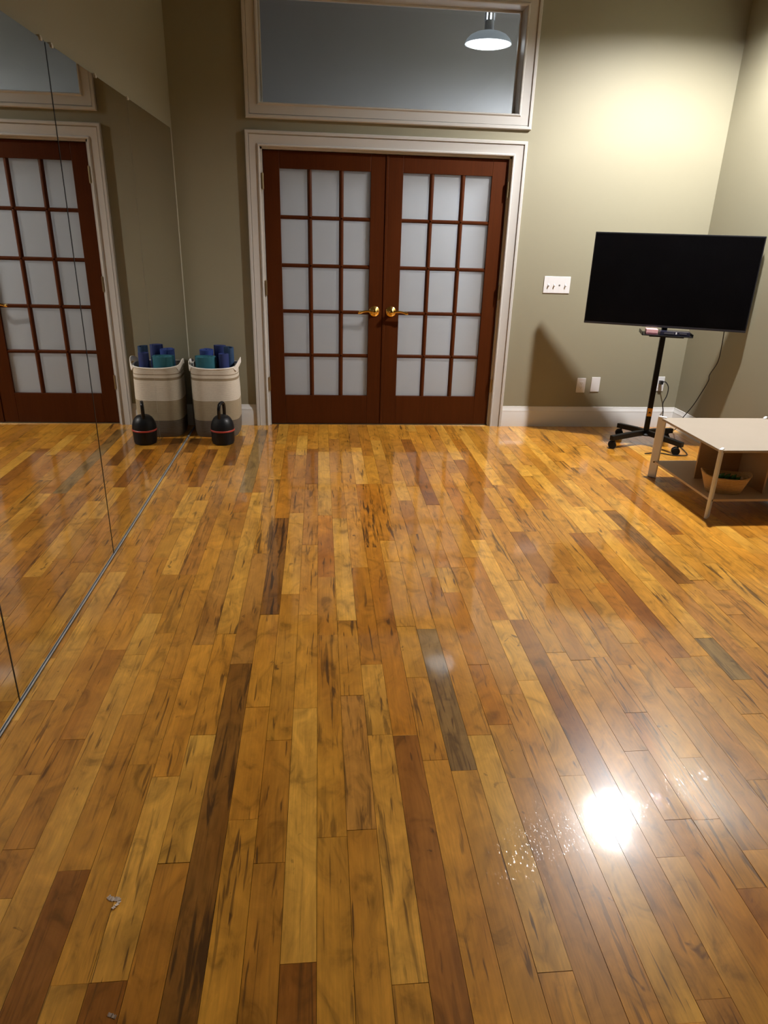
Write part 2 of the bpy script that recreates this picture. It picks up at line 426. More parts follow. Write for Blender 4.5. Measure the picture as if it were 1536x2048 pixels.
# boards read off the photograph: far joint, near joint, tone, spalting
MARK = [((148, 1741), (40, 2100), 'R', .35), ((216, 1964), (190, 2250), 'R', .1), ((277, 1529), (216, 1964), 'T', .35), ((400, 1470), (345, 1726), 'L', .05),
        ((345, 1726), (280, 2200), 'M', .2), ((477, 1328), (365, 2300), 'D', .85), ((470, 1640), (435, 2200), 'T', .1), ((497, 1415), (470, 1645), 'T', .1),
        ((536, 1726), (500, 2200), 'M', .15), ((570, 1480), (536, 1726), 'M', .3), ((600, 1417), (598, 1926), 'L', .12), ((598, 1926), (590, 2200), 'R', .5),
        ((663, 1674), (660, 2300), 'T', .1), ((655, 1270), (663, 1674), 'T', .45), ((750, 1470), (826, 1967), 'L', .5), ((826, 1967), (840, 2200), 'T', .15),
        ((809, 1471), (905, 2250), 'R', .12), ((848, 1258), (919, 1541), 'G', .5), ((919, 1541), (1010, 2200), 'T', .1),
        ((717, 1135), (740, 1329), 'O', .05), ((740, 1095), (806, 1470), 'O', .08), ((740, 1329), (790, 1720), 'L', .55), ((699, 1391), (712, 1660), 'P', .6),
        ((567, 1036), (535, 1229), 'D', 1.), ((535, 1229), (500, 1415), 'T', .15), ((642, 903), (644, 1031), 'L', .1), ((618, 898), (616, 968), 'R', 0.),
        ((524, 860), (516, 985), 'G', .3), ((516, 985), (440, 1268), 'L', .2), ((440, 1268), (370, 1640), 'T', .45), ((477, 872), (455, 931), 'D', .1),
        ((389, 877), (372, 905), 'D', .1), ((590, 900), (567, 1036), 'O', .05), ((616, 968), (605, 1090), 'P', .6), ((605, 1090), (598, 1230), 'T', .1),
        ((1007, 929), (1072, 1019), 'R', .05), ((988, 970), (1052, 1063), 'P', .8), ((728, 968), (740, 1095), 'O', .9), ((752, 968), (768, 1081), 'O', .8),
        ((1143, 1066), (1349, 1316), 'R', .1), ((1060, 930), (1143, 1066), 'L', .05), ((1209, 1021), (1356, 1168), 'D', .55), ((1408, 1276), (1466, 1360), 'G', .6),
        ((1366, 1375), (1500, 1560), 'P', .05), ((1195, 1314), (1275, 1425), 'P', .95), ((1075, 1360), (1039, 1556), 'L', .05), ((1041, 1949), (1075, 2200), 'R', .1),
        ((950, 1470), (1041, 1949), 'L', .1), ((1039, 1556), (1200, 2100), 'P', .3), ((905, 1135), (880, 1100), 'P', .2), ((890, 1185), (930, 1330), 'O', .1),
        ((1505, 1776), (1620, 2000), 'O', .05), ((1390, 1640), (1505, 1776), 'M', .7), ((1382, 1515), (1500, 1700), 'P', .45), ((831, 1355), (870, 1520), 'T', .3),
        ((400, 1180), (376, 1357), 'M', .15), ((298, 1227), (265, 1310), 'L', .05), ((450, 1100), (395, 1290), 'P', .3), ((1271, 1502), (1330, 1640), 'T', .1),
        ((1248, 1649), (1400, 2000), 'T', .25), ((940, 1258), (985, 1450), 'O', .1), ((1000, 1240), (1050, 1380), 'L', .02), ((960, 1080), (1010, 1240), 'L', .05),
        ((1305, 1060), (1400, 1160), 'L', .1), ((860, 1010), (900, 1135), 'P', .5), ((1450, 1180), (1536, 1290), 'P', .5), ((1260, 960), (1320, 1010), 'M', .3),
        ((1130, 960), (1220, 1060), 'L', .3), ((450, 1480), (400, 1660), 'M', .1), ((120, 1480), (10, 1700), 'M', .35), ((60, 1600), (-40, 1800), 'M', .3)]
cols = {}
for a, b_, t, sp in MARK:
    (xa, ya), (xb, yb) = on_floor(a), on_floor(b_)
    if ya < yb: ya, yb = yb, ya
    k = math.floor(((xa * 2 + xb) / 3 - BO) / BW)
    segs = cols.setdefault(k, [])
    lo, hi = yb, ya
    for s_ in segs:                       # keep already placed boards whole
        if lo < s_[1] and hi > s_[0]:
            if abs(hi - s_[0]) < abs(lo - s_[1]): hi = min(hi, s_[0])
            else: lo = max(lo, s_[1])
    if hi - lo > 0.08: segs.append([lo, hi, t, sp])
FY0, FY1 = Y0, D + 0.10
boards = []
for k in range(math.floor((WALL_L - BO) / BW), math.ceil((XR - BO) / BW)):
    segs = sorted(cols.get(k, []))
    gaps = []; y = FY0
    for s_ in segs:
        if s_[0] - y > 0.001: gaps.append((y, s_[0]))
        boards.append((k, max(s_[0], FY0), min(s_[1], FY1), s_[2], s_[3])); y = max(y, s_[1])
    if FY1 - y > 0.001: gaps.append((y, FY1))
    for g0, g1 in gaps:
        y = g0
        while y < g1 - 1e-4:
            L_ = R.choice((0.35, 0.5, 0.6, 0.8, 0.95, 1.1, 1.4))
            e = y + L_
            if g1 - e < 0.25: e = g1
            t = R.choices('LTMPOR', (24, 50, 9, 11, 4, 2))[0]
            sp = R.choices((0.0, 0.1, 0.4, 0.8), (40, 35, 17, 8))[0]
            boards.append((k, y, e, t, sp)); y = e
me = bpy.data.meshes.new('floor'); V = []; F = []; TN = []; SD = []; MI = []
g = 0.00055
for k, y0, y1, t, sp in boards:
    x0, x1 = max(BO + k * BW, WALL_L) + g, min(BO + (k + 1) * BW, XR) - g
    if x1 - x0 < 0.004: continue
    n = len(V)
    tx, ty = R.gauss(0, 0.00014), R.gauss(0, 0.0004)
    zs = [-tx - ty, tx - ty, tx + ty, -tx + ty]
    top = [(x0, y0 + g, zs[0]), (x1, y0 + g, zs[1]), (x1, y1 - g, zs[2]), (x0, y1 - g, zs[3])]
    V += top + [(p[0], p[1], -0.006) for p in top]
    F += [[n, n + 1, n + 2, n + 3], [n, n + 4, n + 5, n + 1], [n + 1, n + 5, n + 6, n + 2], [n + 2, n + 6, n + 7, n + 3], [n + 3, n + 7, n + 4, n]]
    j = 1 + R.uniform(-0.09, 0.09); w = R.uniform(-0.05, 0.05)
    c = TONE[t]; c = (c[0] * j, c[1] * j * (1 + w * 0.6), c[2] * j * (1 + w))
    TN += [c] * 5; SD += [(R.random(), sp, 0.0)] * 5; MI += [0] * 5
n = len(V)
V += [(WALL_L, FY0, -0.006), (XR, FY0, -0.006), (XR, FY1, -0.006), (WALL_L, FY1, -0.006)]
F += [[n, n + 1, n + 2, n + 3]]; TN += [(0, 0, 0)]; SD += [(0, 0, 0)]; MI += [1]
me.from_pydata(V, [], F); me.update()
a1 = me.attributes.new('tone', 'FLOAT_COLOR', 'FACE'); a2 = me.attributes.new('seed', 'FLOAT_COLOR', 'FACE')
for i in range(len(F)):
    a1.data[i].color = (*TN[i], 1); a2.data[i].color = (*SD[i], 1)
me.materials.append(M['floor']); me.materials.append(M['gap'])
for p, i in zip(me.polygons, MI): p.material_index = i
floor = bpy.data.objects.new('floor', me); C.objects.link(floor)
struct(floor, 'glossy honey-coloured strip wood floor of the whole room', 'floor')

# ------------------------------------------------------------------ room shell
DX0, DX1, DZ = -0.420, 1.437, 2.055          # door opening
TX0, TX1, TZ0, TZ1 = -0.408, 1.451, 2.330, 2.984   # transom opening
w = MB()
w.box((WALL_L - 0.1, D, -0.01), (DX0, D + WT, CEIL)); w.box((TX1, D, -0.01), (XR + 0.1, D + WT, CEIL))
w.box((DX1, D, -0.01), (TX1, D + WT, TZ0)) if DX1 < TX1 else None
w.box((DX0, D, DZ), (DX1, D + WT, TZ0)); w.box((DX0, D, TZ1), (TX1, D + WT, CEIL)); 
w.box((DX1, D, TZ0), (TX1, D + 0.001, TZ0 + 0.0005))
struct(w.build('wall_back', M['wall']), 'olive beige end wall around the glazed double doors', 'wall')
struct(MB().box((WALL_L - 0.12, Y0, -0.01), (WALL_L, D, CEIL)).build('wall_left', M['wall']), 'olive beige wall strip above the mirrors at left', 'wall')
struct(MB().box((XR, Y0, -0.01), (XR + 0.12, D, CEIL)).build('wall_right', M['wall']), 'olive beige side wall at right behind the television', 'wall')
struct(MB().box((WALL_L - 0.12, Y0 - 0.12, -0.01), (XR + 0.12, Y0, CEIL)).build('wall_front', M['wall_dark']), 'plain wall behind the photographer', 'wall')
struct(MB().box((WALL_L - 0.12, Y0 - 0.12, CEIL), (XR + 0.12, D + WT, CEIL + 0.1)).build('ceiling', M['ceiling']), 'high ceiling above the frame', 'ceiling')
# hallway behind the doors
HX0, HX1 = -3.2, 4.6
struct(MB().box((HX0, HALL_Y, -0.01), (HX1, HALL_Y + 0.1, CEIL)).build('wall_hallway', M['hall_wall']), 'grey hallway wall seen through the glass above the doors', 'wall')
struct(MB().box((HX0 - 0.1, D + WT, -0.01), (HX0, HALL_Y, CEIL)).build('wall_hallway_left', M['hall_wall']), 'left end wall of the hallway behind the doors', 'wall')
struct(MB().box((HX1, D + WT, -0.01), (HX1 + 0.1, HALL_Y, CEIL)).build('wall_hallway_right', M['hall_wall']), 'right end wall of the hallway behind the doors', 'wall')
struct(MB().box((HX0, D + WT, CEIL), (HX1, HALL_Y, CEIL + 0.1)).build('ceiling_hallway', M['hall_ceiling']), 'dark hallway ceiling behind the glass above the doors', 'ceiling')
struct(MB().box((HX0, D + 0.10, -0.03), (HX1, HALL_Y, -0.001)).build('floor_hallway', M['hall_floor']), 'hallway floor behind the double doors', 'floor')
hw = MB(); hw.box((HX0, D + WT - 0.01, -0.01), (WALL_L - 0.1, D + WT, CEIL)); hw.box((XR + 0.1, D + WT - 0.01, -0.01), (HX1, D + WT, CEIL))
struct(hw.build('wall_hallway_near', M['hall_wall']), 'near hallway wall beyond both ends of the end wall', 'wall')

# casings: profile (outward, proud of the wall), mitred
PROF = [(0.0, 0.0), (0.0, 0.013), (0.003, 0.019), (0.010, 0.021), (0.015, 0.016), (0.018, 0.012), (0.055, 0.015), (0.072, 0.019), (0.0745, 0.015), (0.0775, 0.015), (0.080, 0.027),
        (0.096, 0.028), (0.101, 0.022), (0.101, 0.0)]
def casing(x0, x1, z0, z1, full):
    mb = MB(); vs = []; np_ = len(PROF)
    for u, d in PROF:
        if full: c4 = [(x0 - u, z0 - u), (x0 - u, z1 + u), (x1 + u, z1 + u), (x1 + u, z0 - u)]
        else: c4 = [(x0 - u, z0), (x0 - u, z1 + u), (x1 + u, z1 + u), (x1 + u, z0)]
        vs += [(x, D - d, z) for x, z in c4]
    fs = []
    for i in range(np_ - 1):
        for k in range(4 if full else 3):
            k2 = (k + 1) % 4
            fs.append((i * 4 + k, i * 4 + k2, (i + 1) * 4 + k2, (i + 1) * 4 + k))
    if not full:
        fs.append(tuple(i * 4 for i in range(np_))); fs.append(tuple(i * 4 + 3 for i in range(np_)))
    return mb.add(vs, fs)
def liner(mb, x0, x1, z0, z1, y0, y1, t, bottom):
    mb.box((x0, y0, z0), (x0 + t, y1, z1)); mb.box((x1 - t, y0, z0), (x1, y1, z1)); mb.box((x0, y0, z1 - t), (x1, y1, z1))
    if bottom: mb.box((x0, y0, z0), (x1, y1, z0 + t))
c = casing(DX0, DX1, 0.0, DZ, False)
struct(c.build('trim_1', M['trim'], smooth=True, angle=25), 'white moulded casing around the double doors', 'door trim')
c = MB(); liner(c, DX0 - 0.02, DX1 + 0.02, 0.0, DZ + 0.02, D, D + WT, 0.0205, False)
liner(c, DX0, DX1, 0.0, DZ, D + 0.004, D + 0.06, 0.0155, False); liner(c, DX0, DX1, 0.0, DZ, D + 0.0725, D + 0.12, 0.034, False)
struct(c.build('trim_2', M['trim']), 'white jamb lining inside the double door opening', 'door trim')
c = casing(TX0, TX1, TZ0, TZ1, True)
struct(c.build('trim_3', M['trim'], smooth=True, angle=25), 'white moulded casing around the window above the doors', 'window trim')
struct(MB().box((DX0 + 0.016, D + 0.015, -0.004), (DX1 - 0.016, D + 0.19, 0.006)).build('trim_4', M['hinge'], bevel=0.003), 'low worn metal threshold under the double doors', 'threshold')
# transom window
wn = thing('window_1', 'wide fixed glass window above the double doors', 'window', (0, 0, 0), kind='structure')
c = MB(); liner(c, TX0 - 0.02, TX1 + 0.02, TZ0 - 0.02, TZ1 + 0.02, D, D + WT, 0.0205, True); c.build('window_frame', M['trim'], wn)
c = MB(); liner(c, TX0, TX1, TZ0, TZ1, D + 0.125, D + 0.138, 0.014, True); c.build('glazing_bead', M['trim'], wn, bevel=0.004)
MB().box((TX0 + 0.001, D + 0.140, TZ0 + 0.001), (TX1 - 0.001, D + 0.144, TZ1 - 0.001)).build('glass_pane', M['clear'], wn)

# baseboards
BP = [(0.0, 0.0), (0.016, 0.0), (0.016, 0.118), (0.013, 0.128), (0.014, 0.136), (0.012, 0.140), (0.010, 0.150), (0.004, 0.162), (0.004, 0.170), (0.0, 0.172)]
def base_run(mb, p0, p1, nrm):
    a, b_ = Vector(p0), Vector(p1); nv = Vector(nrm); vs = []
    for d, z in BP: vs += [a + nv * d + Vector((0, 0, z)), b_ + nv * d + Vector((0, 0, z))]
    k = len(BP)
    fs = [(2 * i, 2 * i + 1, 2 * i + 3, 2 * i + 2) for i in range(k - 1)] + [tuple(2 * i for i in range(k)), tuple(2 * i + 1 for i in range(k))]
    mb.add(vs, fs)
mb = MB(); base_run(mb, (DX1 + 0.101, D, 0), (XR, D, 0), (0, -1, 0))
struct(mb.build('baseboard_back_right', M['baseboard'], smooth=True, angle=30), 'white baseboard on the end wall under the outlets', 'baseboard')
mb = MB(); base_run(mb, (WALL_L, D, 0), (DX0 - 0.101, D, 0), (0, -1, 0))
struct(mb.build('baseboard_back_left', M['baseboard'], smooth=True, angle=30), 'short white baseboard between the mirrors and the doors', 'baseboard')
mb = MB(); base_run(mb, (XR, Y0, 0), (XR, D - 0.016, 0), (-1, 0, 0))
struct(mb.build('baseboard_right', M['baseboard'], smooth=True, angle=30), 'white baseboard along the right wall behind the low table', 'baseboard')

# ------------------------------------------------------------------ double doors
LW = 0.9095
GP, GM, PH, MH = 0.2010, 0.0345, 0.3125, 0.0280     # pane width, muntin, pane height, muntin
def door(name, x0, label, hinge_left):
    t = thing(name, label, 'door', (x0, D + 0.025, 0.008), kind='structure')
    st = (LW - 0.004 - 3 * GP - 2 * GM) / 2
    zb, H = 0.237, 2.028
    W = LW - 0.004
    fr = MB()
    fr.box((0, 0, 0), (st, 0.044, H)); fr.box((W - st, 0, 0), (W, 0.044, H))
    fr.box((st, 0.0006, 0), (W - st, 0.0434, zb))
    zt = zb + 5 * PH + 4 * MH
    fr.box((st, 0.0006, zt), (W - st, 0.0434, H))
    fr.build('stile_and_rail_frame', M['door'], t, bevel=0.0025)
    mu = MB()
    sec = [(-0.5, 0.018), (-0.5, 0.012), (-0.28, 0.007), (-0.2, 0.004), (0.2, 0.004), (0.28, 0.007), (0.5, 0.012), (0.5, 0.018)]
    def bar(c0, c1, wd, vertical):
        vs = []
        for u, d in sec:
            for e in (c0, c1):
                vs.append((e[0] + (u * wd if vertical else 0), d, e[1] + (0 if vertical else u * wd)))
        k = len(sec)
        mu.add(vs, [(2 * i, 2 * i + 1, 2 * i + 3, 2 * i + 2) for i in range(k - 1)] + [(0, 1, 2 * k - 1, 2 * k - 2), tuple(2 * i for i in range(k)), tuple(2 * i + 1 for i in range(k))])
    for i in (1, 2):
        x = st + i * GP + (i - 0.5) * GM
        bar((x, zb), (x, zt), GM, True)
    for j in range(1, 5):
        z = zb + j * PH + (j - 0.5) * MH
        bar((st, z), (W - st, z), MH, False)
    mu.build('muntin_grid', M['door'], t, smooth=True, angle=50)
    # bead around the glazed field
    for j in range(5):
        for i in range(3):
            x = st + i * (GP + GM); z = zb + j * (PH + MH)
            MB().box((x - 0.004, 0.020, z - 0.004), (x + GP + 0.004, 0.025, z + PH + 0.004)).build('glass_pane', M['frost'], t)
    # hinges
    for hz in (0.335, 1.078, 1.822):
        hx = -0.004 if hinge_left else W + 0.004
        s_ = -1 if hinge_left else 1
        hm = MB(); hm.tube([(hx, -0.027, hz - 0.052), (hx, -0.027, hz + 0.052)], 0.0068, 14)
        hm.tube([(hx, -0.027, hz - 0.058), (hx, -0.027, hz - 0.052)], 0.0045, 10); hm.tube([(hx, -0.027, hz + 0.052), (hx, -0.027, hz + 0.058)], 0.0045, 10)
        xa, xb = sorted((hx, hx + s_ * 0.0145))
        hm.box((xa, -0.0238, hz - 0.052), (xb, -0.0212, hz + 0.052))
        xa, xb = sorted((hx, hx - s_ * 0.006))
        hm.box((xa, -0.0238, hz - 0.052), (xb, -0.0002, hz + 0.052))
        hm.build('hinge', M['hinge'], t, smooth=True)
    # lever handle
    hx = W - 0.070 if hinge_left else 0.055
    sg = -1 if hinge_left else 1
    hz = 0.917
    h = bpy.data.objects.new('door_handle', None); C.objects.link(h); h.parent = t; h.location = (hx, 0, hz); h.scale = (1.15, 1.1, 1.15); h.empty_display_size = 0.05
    rot = Matrix.Rotation(PI / 2, 4, 'X')
    MB().lathe([(0.036, 0), (0.036, 0.003), (0.034, 0.006), (0.029, 0.008), (0.024, 0.012), (0.018, 0.015), (0.014, 0.018), (0.012, 0.03), (0.015, 0.034), (0.017, 0.042), (0.0165, 0.05),
                (0.012, 0.056), (0.004, 0.058)], 36, mtx=rot).build('rosette', M['brass'], h, smooth=True)
    pth = spline([(0, -0.045, 0), (sg * 0.02, -0.047, 0.001), (sg * 0.05, -0.048, 0.004), (sg * 0.08, -0.046, 0.000), (sg * 0.100, -0.046, -0.006), (sg * 0.112, -0.045, -0.004)], 6)
    n_ = len(pth)
    MB().tube(pth, [0.0105 - 0.0035 * math.sin(PI * min(1, i / n_ * 1.15)) + (0.002 if i > n_ - 4 else 0) for i in range(n_)], 14).build('lever', M['brass'], h, smooth=True)
    return t
door('door_1', -0.401, 'left wooden french door with fifteen frosted panes', True)
d2 = door('door_2', -0.401 + LW + 0.004, 'right wooden french door with fifteen frosted panes', False)
MB().box((-0.012, -0.006, 0), (0.006, 0.004, 2.026)).build('astragal', M['door'], d2, bevel=0.002)

# ------------------------------------------------------------------ mirrors
MZ0, MZ1 = 0.012, 2.134
seams = [(0.815, 1.983, 'large frameless wall mirror nearest the viewer at the left edge'),
         (1.987, 3.128, 'frameless wall mirror between the two dark seams'),
         (3.132, 4.3095, 'frameless wall mirror right of the long dark seam reflecting the door'),
         (4.3105, 5.478, 'frameless wall mirror beside the far corner reflecting the striped basket')]
for y0, y1, lb in seams:
    t = thing('wall_mirror', lb, 'mirror', (WALL_L, y0, MZ0), group='wall mirrors along the left wall')
    L_ = y1 - y0; H = MZ1 - MZ0; th = XL - WALL_L
    MB().box((0.0005, 0.0005, 0.0005), (th - 0.0004, L_ - 0.0005, H - 0.0005)).build('glass_edge', M['mirror_edge'], t)
    MB().add([(th, 0.0015, 0), (th, L_ - 0.0015, 0), (th, L_ - 0.0015, H), (th, 0.0015, H)], [(0, 1, 2, 3)]).build('mirror_face', M['mirror'], t)
def seam_strip(y):
    return MB().box((WALL_L, y - 0.0028, MZ0), (XL + 0.0012, y + 0.0028, MZ1 - 0.004))
for y in (1.985, 3.130):
    struct(seam_strip(y).build('trim_%d' % (5 if y < 2 else 6), M['black_plastic']), 'thin black joint strip between mirrors, %s' % ('at the left edge of the photo' if y < 2 else 'the long one in full view'), 'trim')
struct(MB().box((WALL_L, 0.8, 0), (XL + 0.005, 5.49, 0.007)).box((XL + 0.002, 0.8, 0), (XL + 0.005, 5.49, 0.012)).build('trim_7', M['steel'], bevel=0.0015), 'grey metal channel along the floor under the mirrors', 'trim')
struct(MB().box((WALL_L, 5.482, 0.0), (XL + 0.001, 5.490, MZ1)).build('trim_8', M['clip']), 'pale vertical edge strip of the mirror at the far corner', 'trim')
for y, lb in ((3.085, 'small clear clip on mirror top left of the long seam'), (3.20, 'small clear clip on mirror top just right of the long seam'),
              (3.755, 'small clear clip on mirror top, middle of the visible row'), (4.335, 'small clear clip on mirror top nearest the far corner')):
    t = MB().box((0, -0.009, 0.001), (XL - WALL_L + 0.003, 0.009, 0.010)).box((XL - WALL_L + 0.0005, -0.009, -0.008), (XL - WALL_L + 0.005, 0.009, 0.004))
    o = t.build('mirror_clip', M['clip'], bevel=0.002, loc=(WALL_L, y, MZ1)); tag(o, lb, 'clip', 'mirror clips')

# ------------------------------------------------------------------ wall plates
def plate(name, label, cat, x, z, wd, ht, grp=None):
    t = thing(name, label, cat, (x, D, z), group=grp)
    MB().box((-wd / 2, -0.006, -ht / 2), (wd / 2, 0, ht / 2)).build('cover_plate', M['plate'], t, bevel=0.0045, seg=3)
    return t
t = plate('switch_plate', 'wide white plate of toggle switches beside the television', 'light switch', 1.8885, 1.1585, 0.216, 0.128)
for dx in (-0.0705, -0.0235, 0.0685):
    mb = MB(); mb.box((-0.0052, -0.0075, -0.0125), (0.0052, -0.0055, 0.0125))
    mb.build('switch_slot', M['plate_dark'] if False else M['plate'], t, bevel=0.001, loc=(dx, 0, -0.002))
    tg = MB(); q = Matrix.Translation((dx + 0.001, -0.0065, -0.001)) @ Matrix.Rotation(math.radians(28), 4, 'X')
    tg.box((-0.0042, -0.016, -0.005), (0.0042, 0.002, 0.005), mtx=q)
    tg.build('toggle', M['plate'], t, bevel=0.0015)
MB().lathe([(0.0068, 0), (0.0068, 0.001), (0.0055, 0.0025), (0.002, 0.003)], 20, mtx=Matrix.Translation((0.0205, -0.0055, -0.003)) @ Matrix.Rotation(PI / 2, 4, 'X')).build('jack_hole', M['plate_dark'], t, smooth=True)
for zz in (0.047, -0.047):
    for dx in (-0.0705, -0.0235, 0.0205, 0.0685):
        MB().lathe([(0.0028, 0), (0.0026, 0.0012), (0.001, 0.0016)], 12, mtx=Matrix.Translation((dx, -0.0056, zz)) @ Matrix.Rotation(PI / 2, 4, 'X')).build('screw', M['plate'], t, smooth=True)
def outlet(label, x, z, sockets=True):
    t = plate('outlet_plate', label, 'wall outlet', x, z, 0.076, 0.124, 'low wall plates on the end wall')
    if sockets:
        o = MB().box((-0.017, -0.0085, -0.034), (0.017, -0.0055, 0.034)).build('receptacle', M['plate'], t, bevel=0.001)
        for zz in (0.017, -0.017):
            mb = MB()
            for dx, hh in ((-0.0065, 0.0045), (0.0065, 0.0038)):
                mb.box((dx - 0.001, -0.0092, zz + 0.002 - hh), (dx + 0.001, -0.0084, zz + 0.002 + hh))
            mb.lathe([(0.0024, 0), (0.0022, 0.0007)], 12, mtx=Matrix.Translation((0, -0.0085, zz - 0.009)) @ Matrix.Rotation(PI / 2, 4, 'X'))
            mb.build('socket_slots', M['plate_dark'], o)
    return t
outlet('low white duplex outlet at the edge of the television shadow', 2.200, 0.356)
outlet('blank low white wall plate right of the duplex outlet', 2.325, 0.364, False)
outlet('low white outlet with a black plug behind the stand pole', 2.893, 0.375)

# ------------------------------------------------------------------ television, stand and what is on it
YAW = -0.325
SX, SY = 2.572, 5.045
st = thing('tv_stand', 'black rolling pole stand with a four-armed wheeled base', 'stand', (SX, SY, 0), YAW)
MB().box((-0.019, -0.019, 0.085), (0.019, 0.019, 1.34)).build('pole', M['black_metal'], st, bevel=0.003)
MB().lathe([(0.045, 0.078), (0.045, 0.088), (0.03, 0.1), (0.026, 0.112)], 24).build('base_hub', M['black_metal'], st, smooth=True)
for ang, L_ in ((PI + PI / 4 - 0.10, 0.355), (-PI / 4 - 0.02, 0.345), (3 * PI / 4 - 0.05, 0.285), (PI / 4 - 0.10, 0.285)):
    q = Matrix.Rotation(ang, 4, 'Z')
    a = MB(); vs = []
    for x, zc, h in ((0.0, 0.099, 0.040), (0.10, 0.098, 0.040), (L_, 0.086, 0.038)):
        vs += [q @ Vector((x, -0.018, zc - h / 2)), q @ Vector((x, 0.018, zc - h / 2)), q @ Vector((x, 0.018, zc + h / 2)), q @ Vector((x, -0.018, zc + h / 2))]
    fs = [(i * 4 + k, i * 4 + (k + 1) % 4, i * 4 + 4 + (k + 1) % 4, i * 4 + 4 + k) for i in range(2) for k in range(4)] + [(3, 2, 1, 0), (8, 9, 10, 11)]
    a.add(vs, fs).build('base_arm', M['black_metal'], st, bevel=0.003)
    cst = bpy.data.objects.new('caster', None); C.objects.link(cst); cst.parent = st; cst.empty_display_size = 0.03
    cst.location = q @ Vector((L_ - 0.035, 0, 0))
    MB().tube([(0, 0, 0.04), (0, 0, 0.068)], 0.008, 10).box((-0.018, -0.014, 0.036), (0.006, 0.014, 0.056)).build('fork', M['black_metal'], cst, bevel=0.002)
    for s_ in (-1, 1):
        wh = Matrix.Translation((-0.012, s_ * 0.014, 0.030)) @ Matrix.Rotation(PI / 2, 4, 'X')
        MB().lathe([(0.012, -0.009), (0.027, -0.009), (0.030, -0.005), (0.030, 0.005), (0.027, 0.009), (0.012, 0.009)], 28, mtx=wh).build('wheel', M['rubber'], cst, smooth=True)
MB().box((-0.0185, -0.0198, 0.232), (0.0185, -0.0191, 0.296)).build('warning_sticker', M['sticker'], st)
tri = MB(); tri.add([(-0.012, -0.0202, 0.256), (0.012, -0.0202, 0.256), (0, -0.0202, 0.272), (-0.012, -0.0198, 0.256), (0.012, -0.0198, 0.256), (0, -0.0198, 0.272)], [(0, 1, 2), (3, 5, 4), (0, 3, 4, 1), (1, 4, 5, 2), (2, 5, 3, 0)])
tri.build('warning_triangle', M['black_plastic'], st)
TRZ = 0.872
MB().box((-0.175, -0.205, TRZ - 0.006), (0.175, 0.012, TRZ)).box((-0.175, -0.205, TRZ), (-0.169, 0.012, TRZ + 0.018)).box((0.169, -0.205, TRZ), (0.175, 0.012, TRZ + 0.018)).box((-0.12, -0.17, TRZ - 0.016), (0.12, -0.15, TRZ - 0.006)).build('tray', M['black_metal'], st, bevel=0.002)
bq = Matrix.Rotation(-0.084, 4, 'Z')
MB().box((-0.20, -0.036, 1.10), (0.20, -0.015, 1.14), mtx=bq).box((-0.20, -0.036, 1.28), (0.20, -0.015, 1.32), mtx=bq).box((-0.19, -0.043, 1.02), (-0.155, -0.036, 1.40), mtx=bq).box((0.155, -0.043, 1.02), (0.19, -0.036, 1.40), mtx=bq).build('mount_bracket', M['black_metal'], st, bevel=0.001)

TW, TH, TVYAW = 1.118, 0.640, -0.409
tv = thing('television', 'large flat black television on the pole stand, switched off', 'television', (2.515, 4.971, 1.236 - TH / 2), TVYAW)
MB().box((-TW / 2, -0.012, 0), (TW / 2, 0.022, TH)).build('bezel', M['bezel'], tv, bevel=0.003)
MB().box((-TW / 2 + 0.008, -0.0138, 0.020), (TW / 2 - 0.008, -0.0122, TH - 0.009)).build('screen', M['screen'], tv)
MB().box((-TW / 2 + 0.002, -0.0145, 0.001), (TW / 2 - 0.002, -0.0122, 0.014)).build('bottom_strip', M['bezel_strip'], tv, bevel=0.0012)
MB().box((-0.42, 0.022, 0.06), (0.42, 0.046, 0.50)).build('back_housing', M['black_plastic'], tv, bevel=0.012)

def st_world(x, y, z):
    p = Matrix.Rotation(YAW, 4, 'Z') @ Vector((x, y, 0)); return (SX + p.x, SY + p.y, z)
def boxthing(name, label, cat, loc, size, m_, rz):
    o = MB().box((-size[0] / 2, -size[1] / 2, 0), (size[0] / 2, size[1] / 2, size[2])).build(name, m_, bevel=0.002, loc=loc)
    o.rotation_euler = (0, 0, rz); return tag(o, label, cat)
o = boxthing('small_box', 'small pink box on the left of the stand tray', 'box', st_world(-0.105, -0.13, TRZ + 0.0008), (0.082, 0.08, 0.036), M['pink'], YAW)
MB().box((-0.0395, -0.0408, 0.001), (0.0395, -0.0402, 0.012)).build('label_band', M['maroon'], o)
o = boxthing('media_box', 'flat dark media box in the middle of the stand tray', 'electronics', st_world(0.052, -0.12, TRZ + 0.0008), (0.205, 0.12, 0.026), M['device'], YAW)
MB().box((-0.075, -0.0615, 0.009), (-0.005, -0.0602, 0.020)).build('display_window', M['device_grey'], o)
MB().box((0.004, -0.0618, 0.010), (0.013, -0.0602, 0.024)).build('white_highlight', M['highlight_dot'], o)  # small highlight on the box front, put in as a white block
MB().box((0.03, -0.0615, 0.012), (0.08, -0.0602, 0.021)).build('front_panel', M['device_grey'], o)

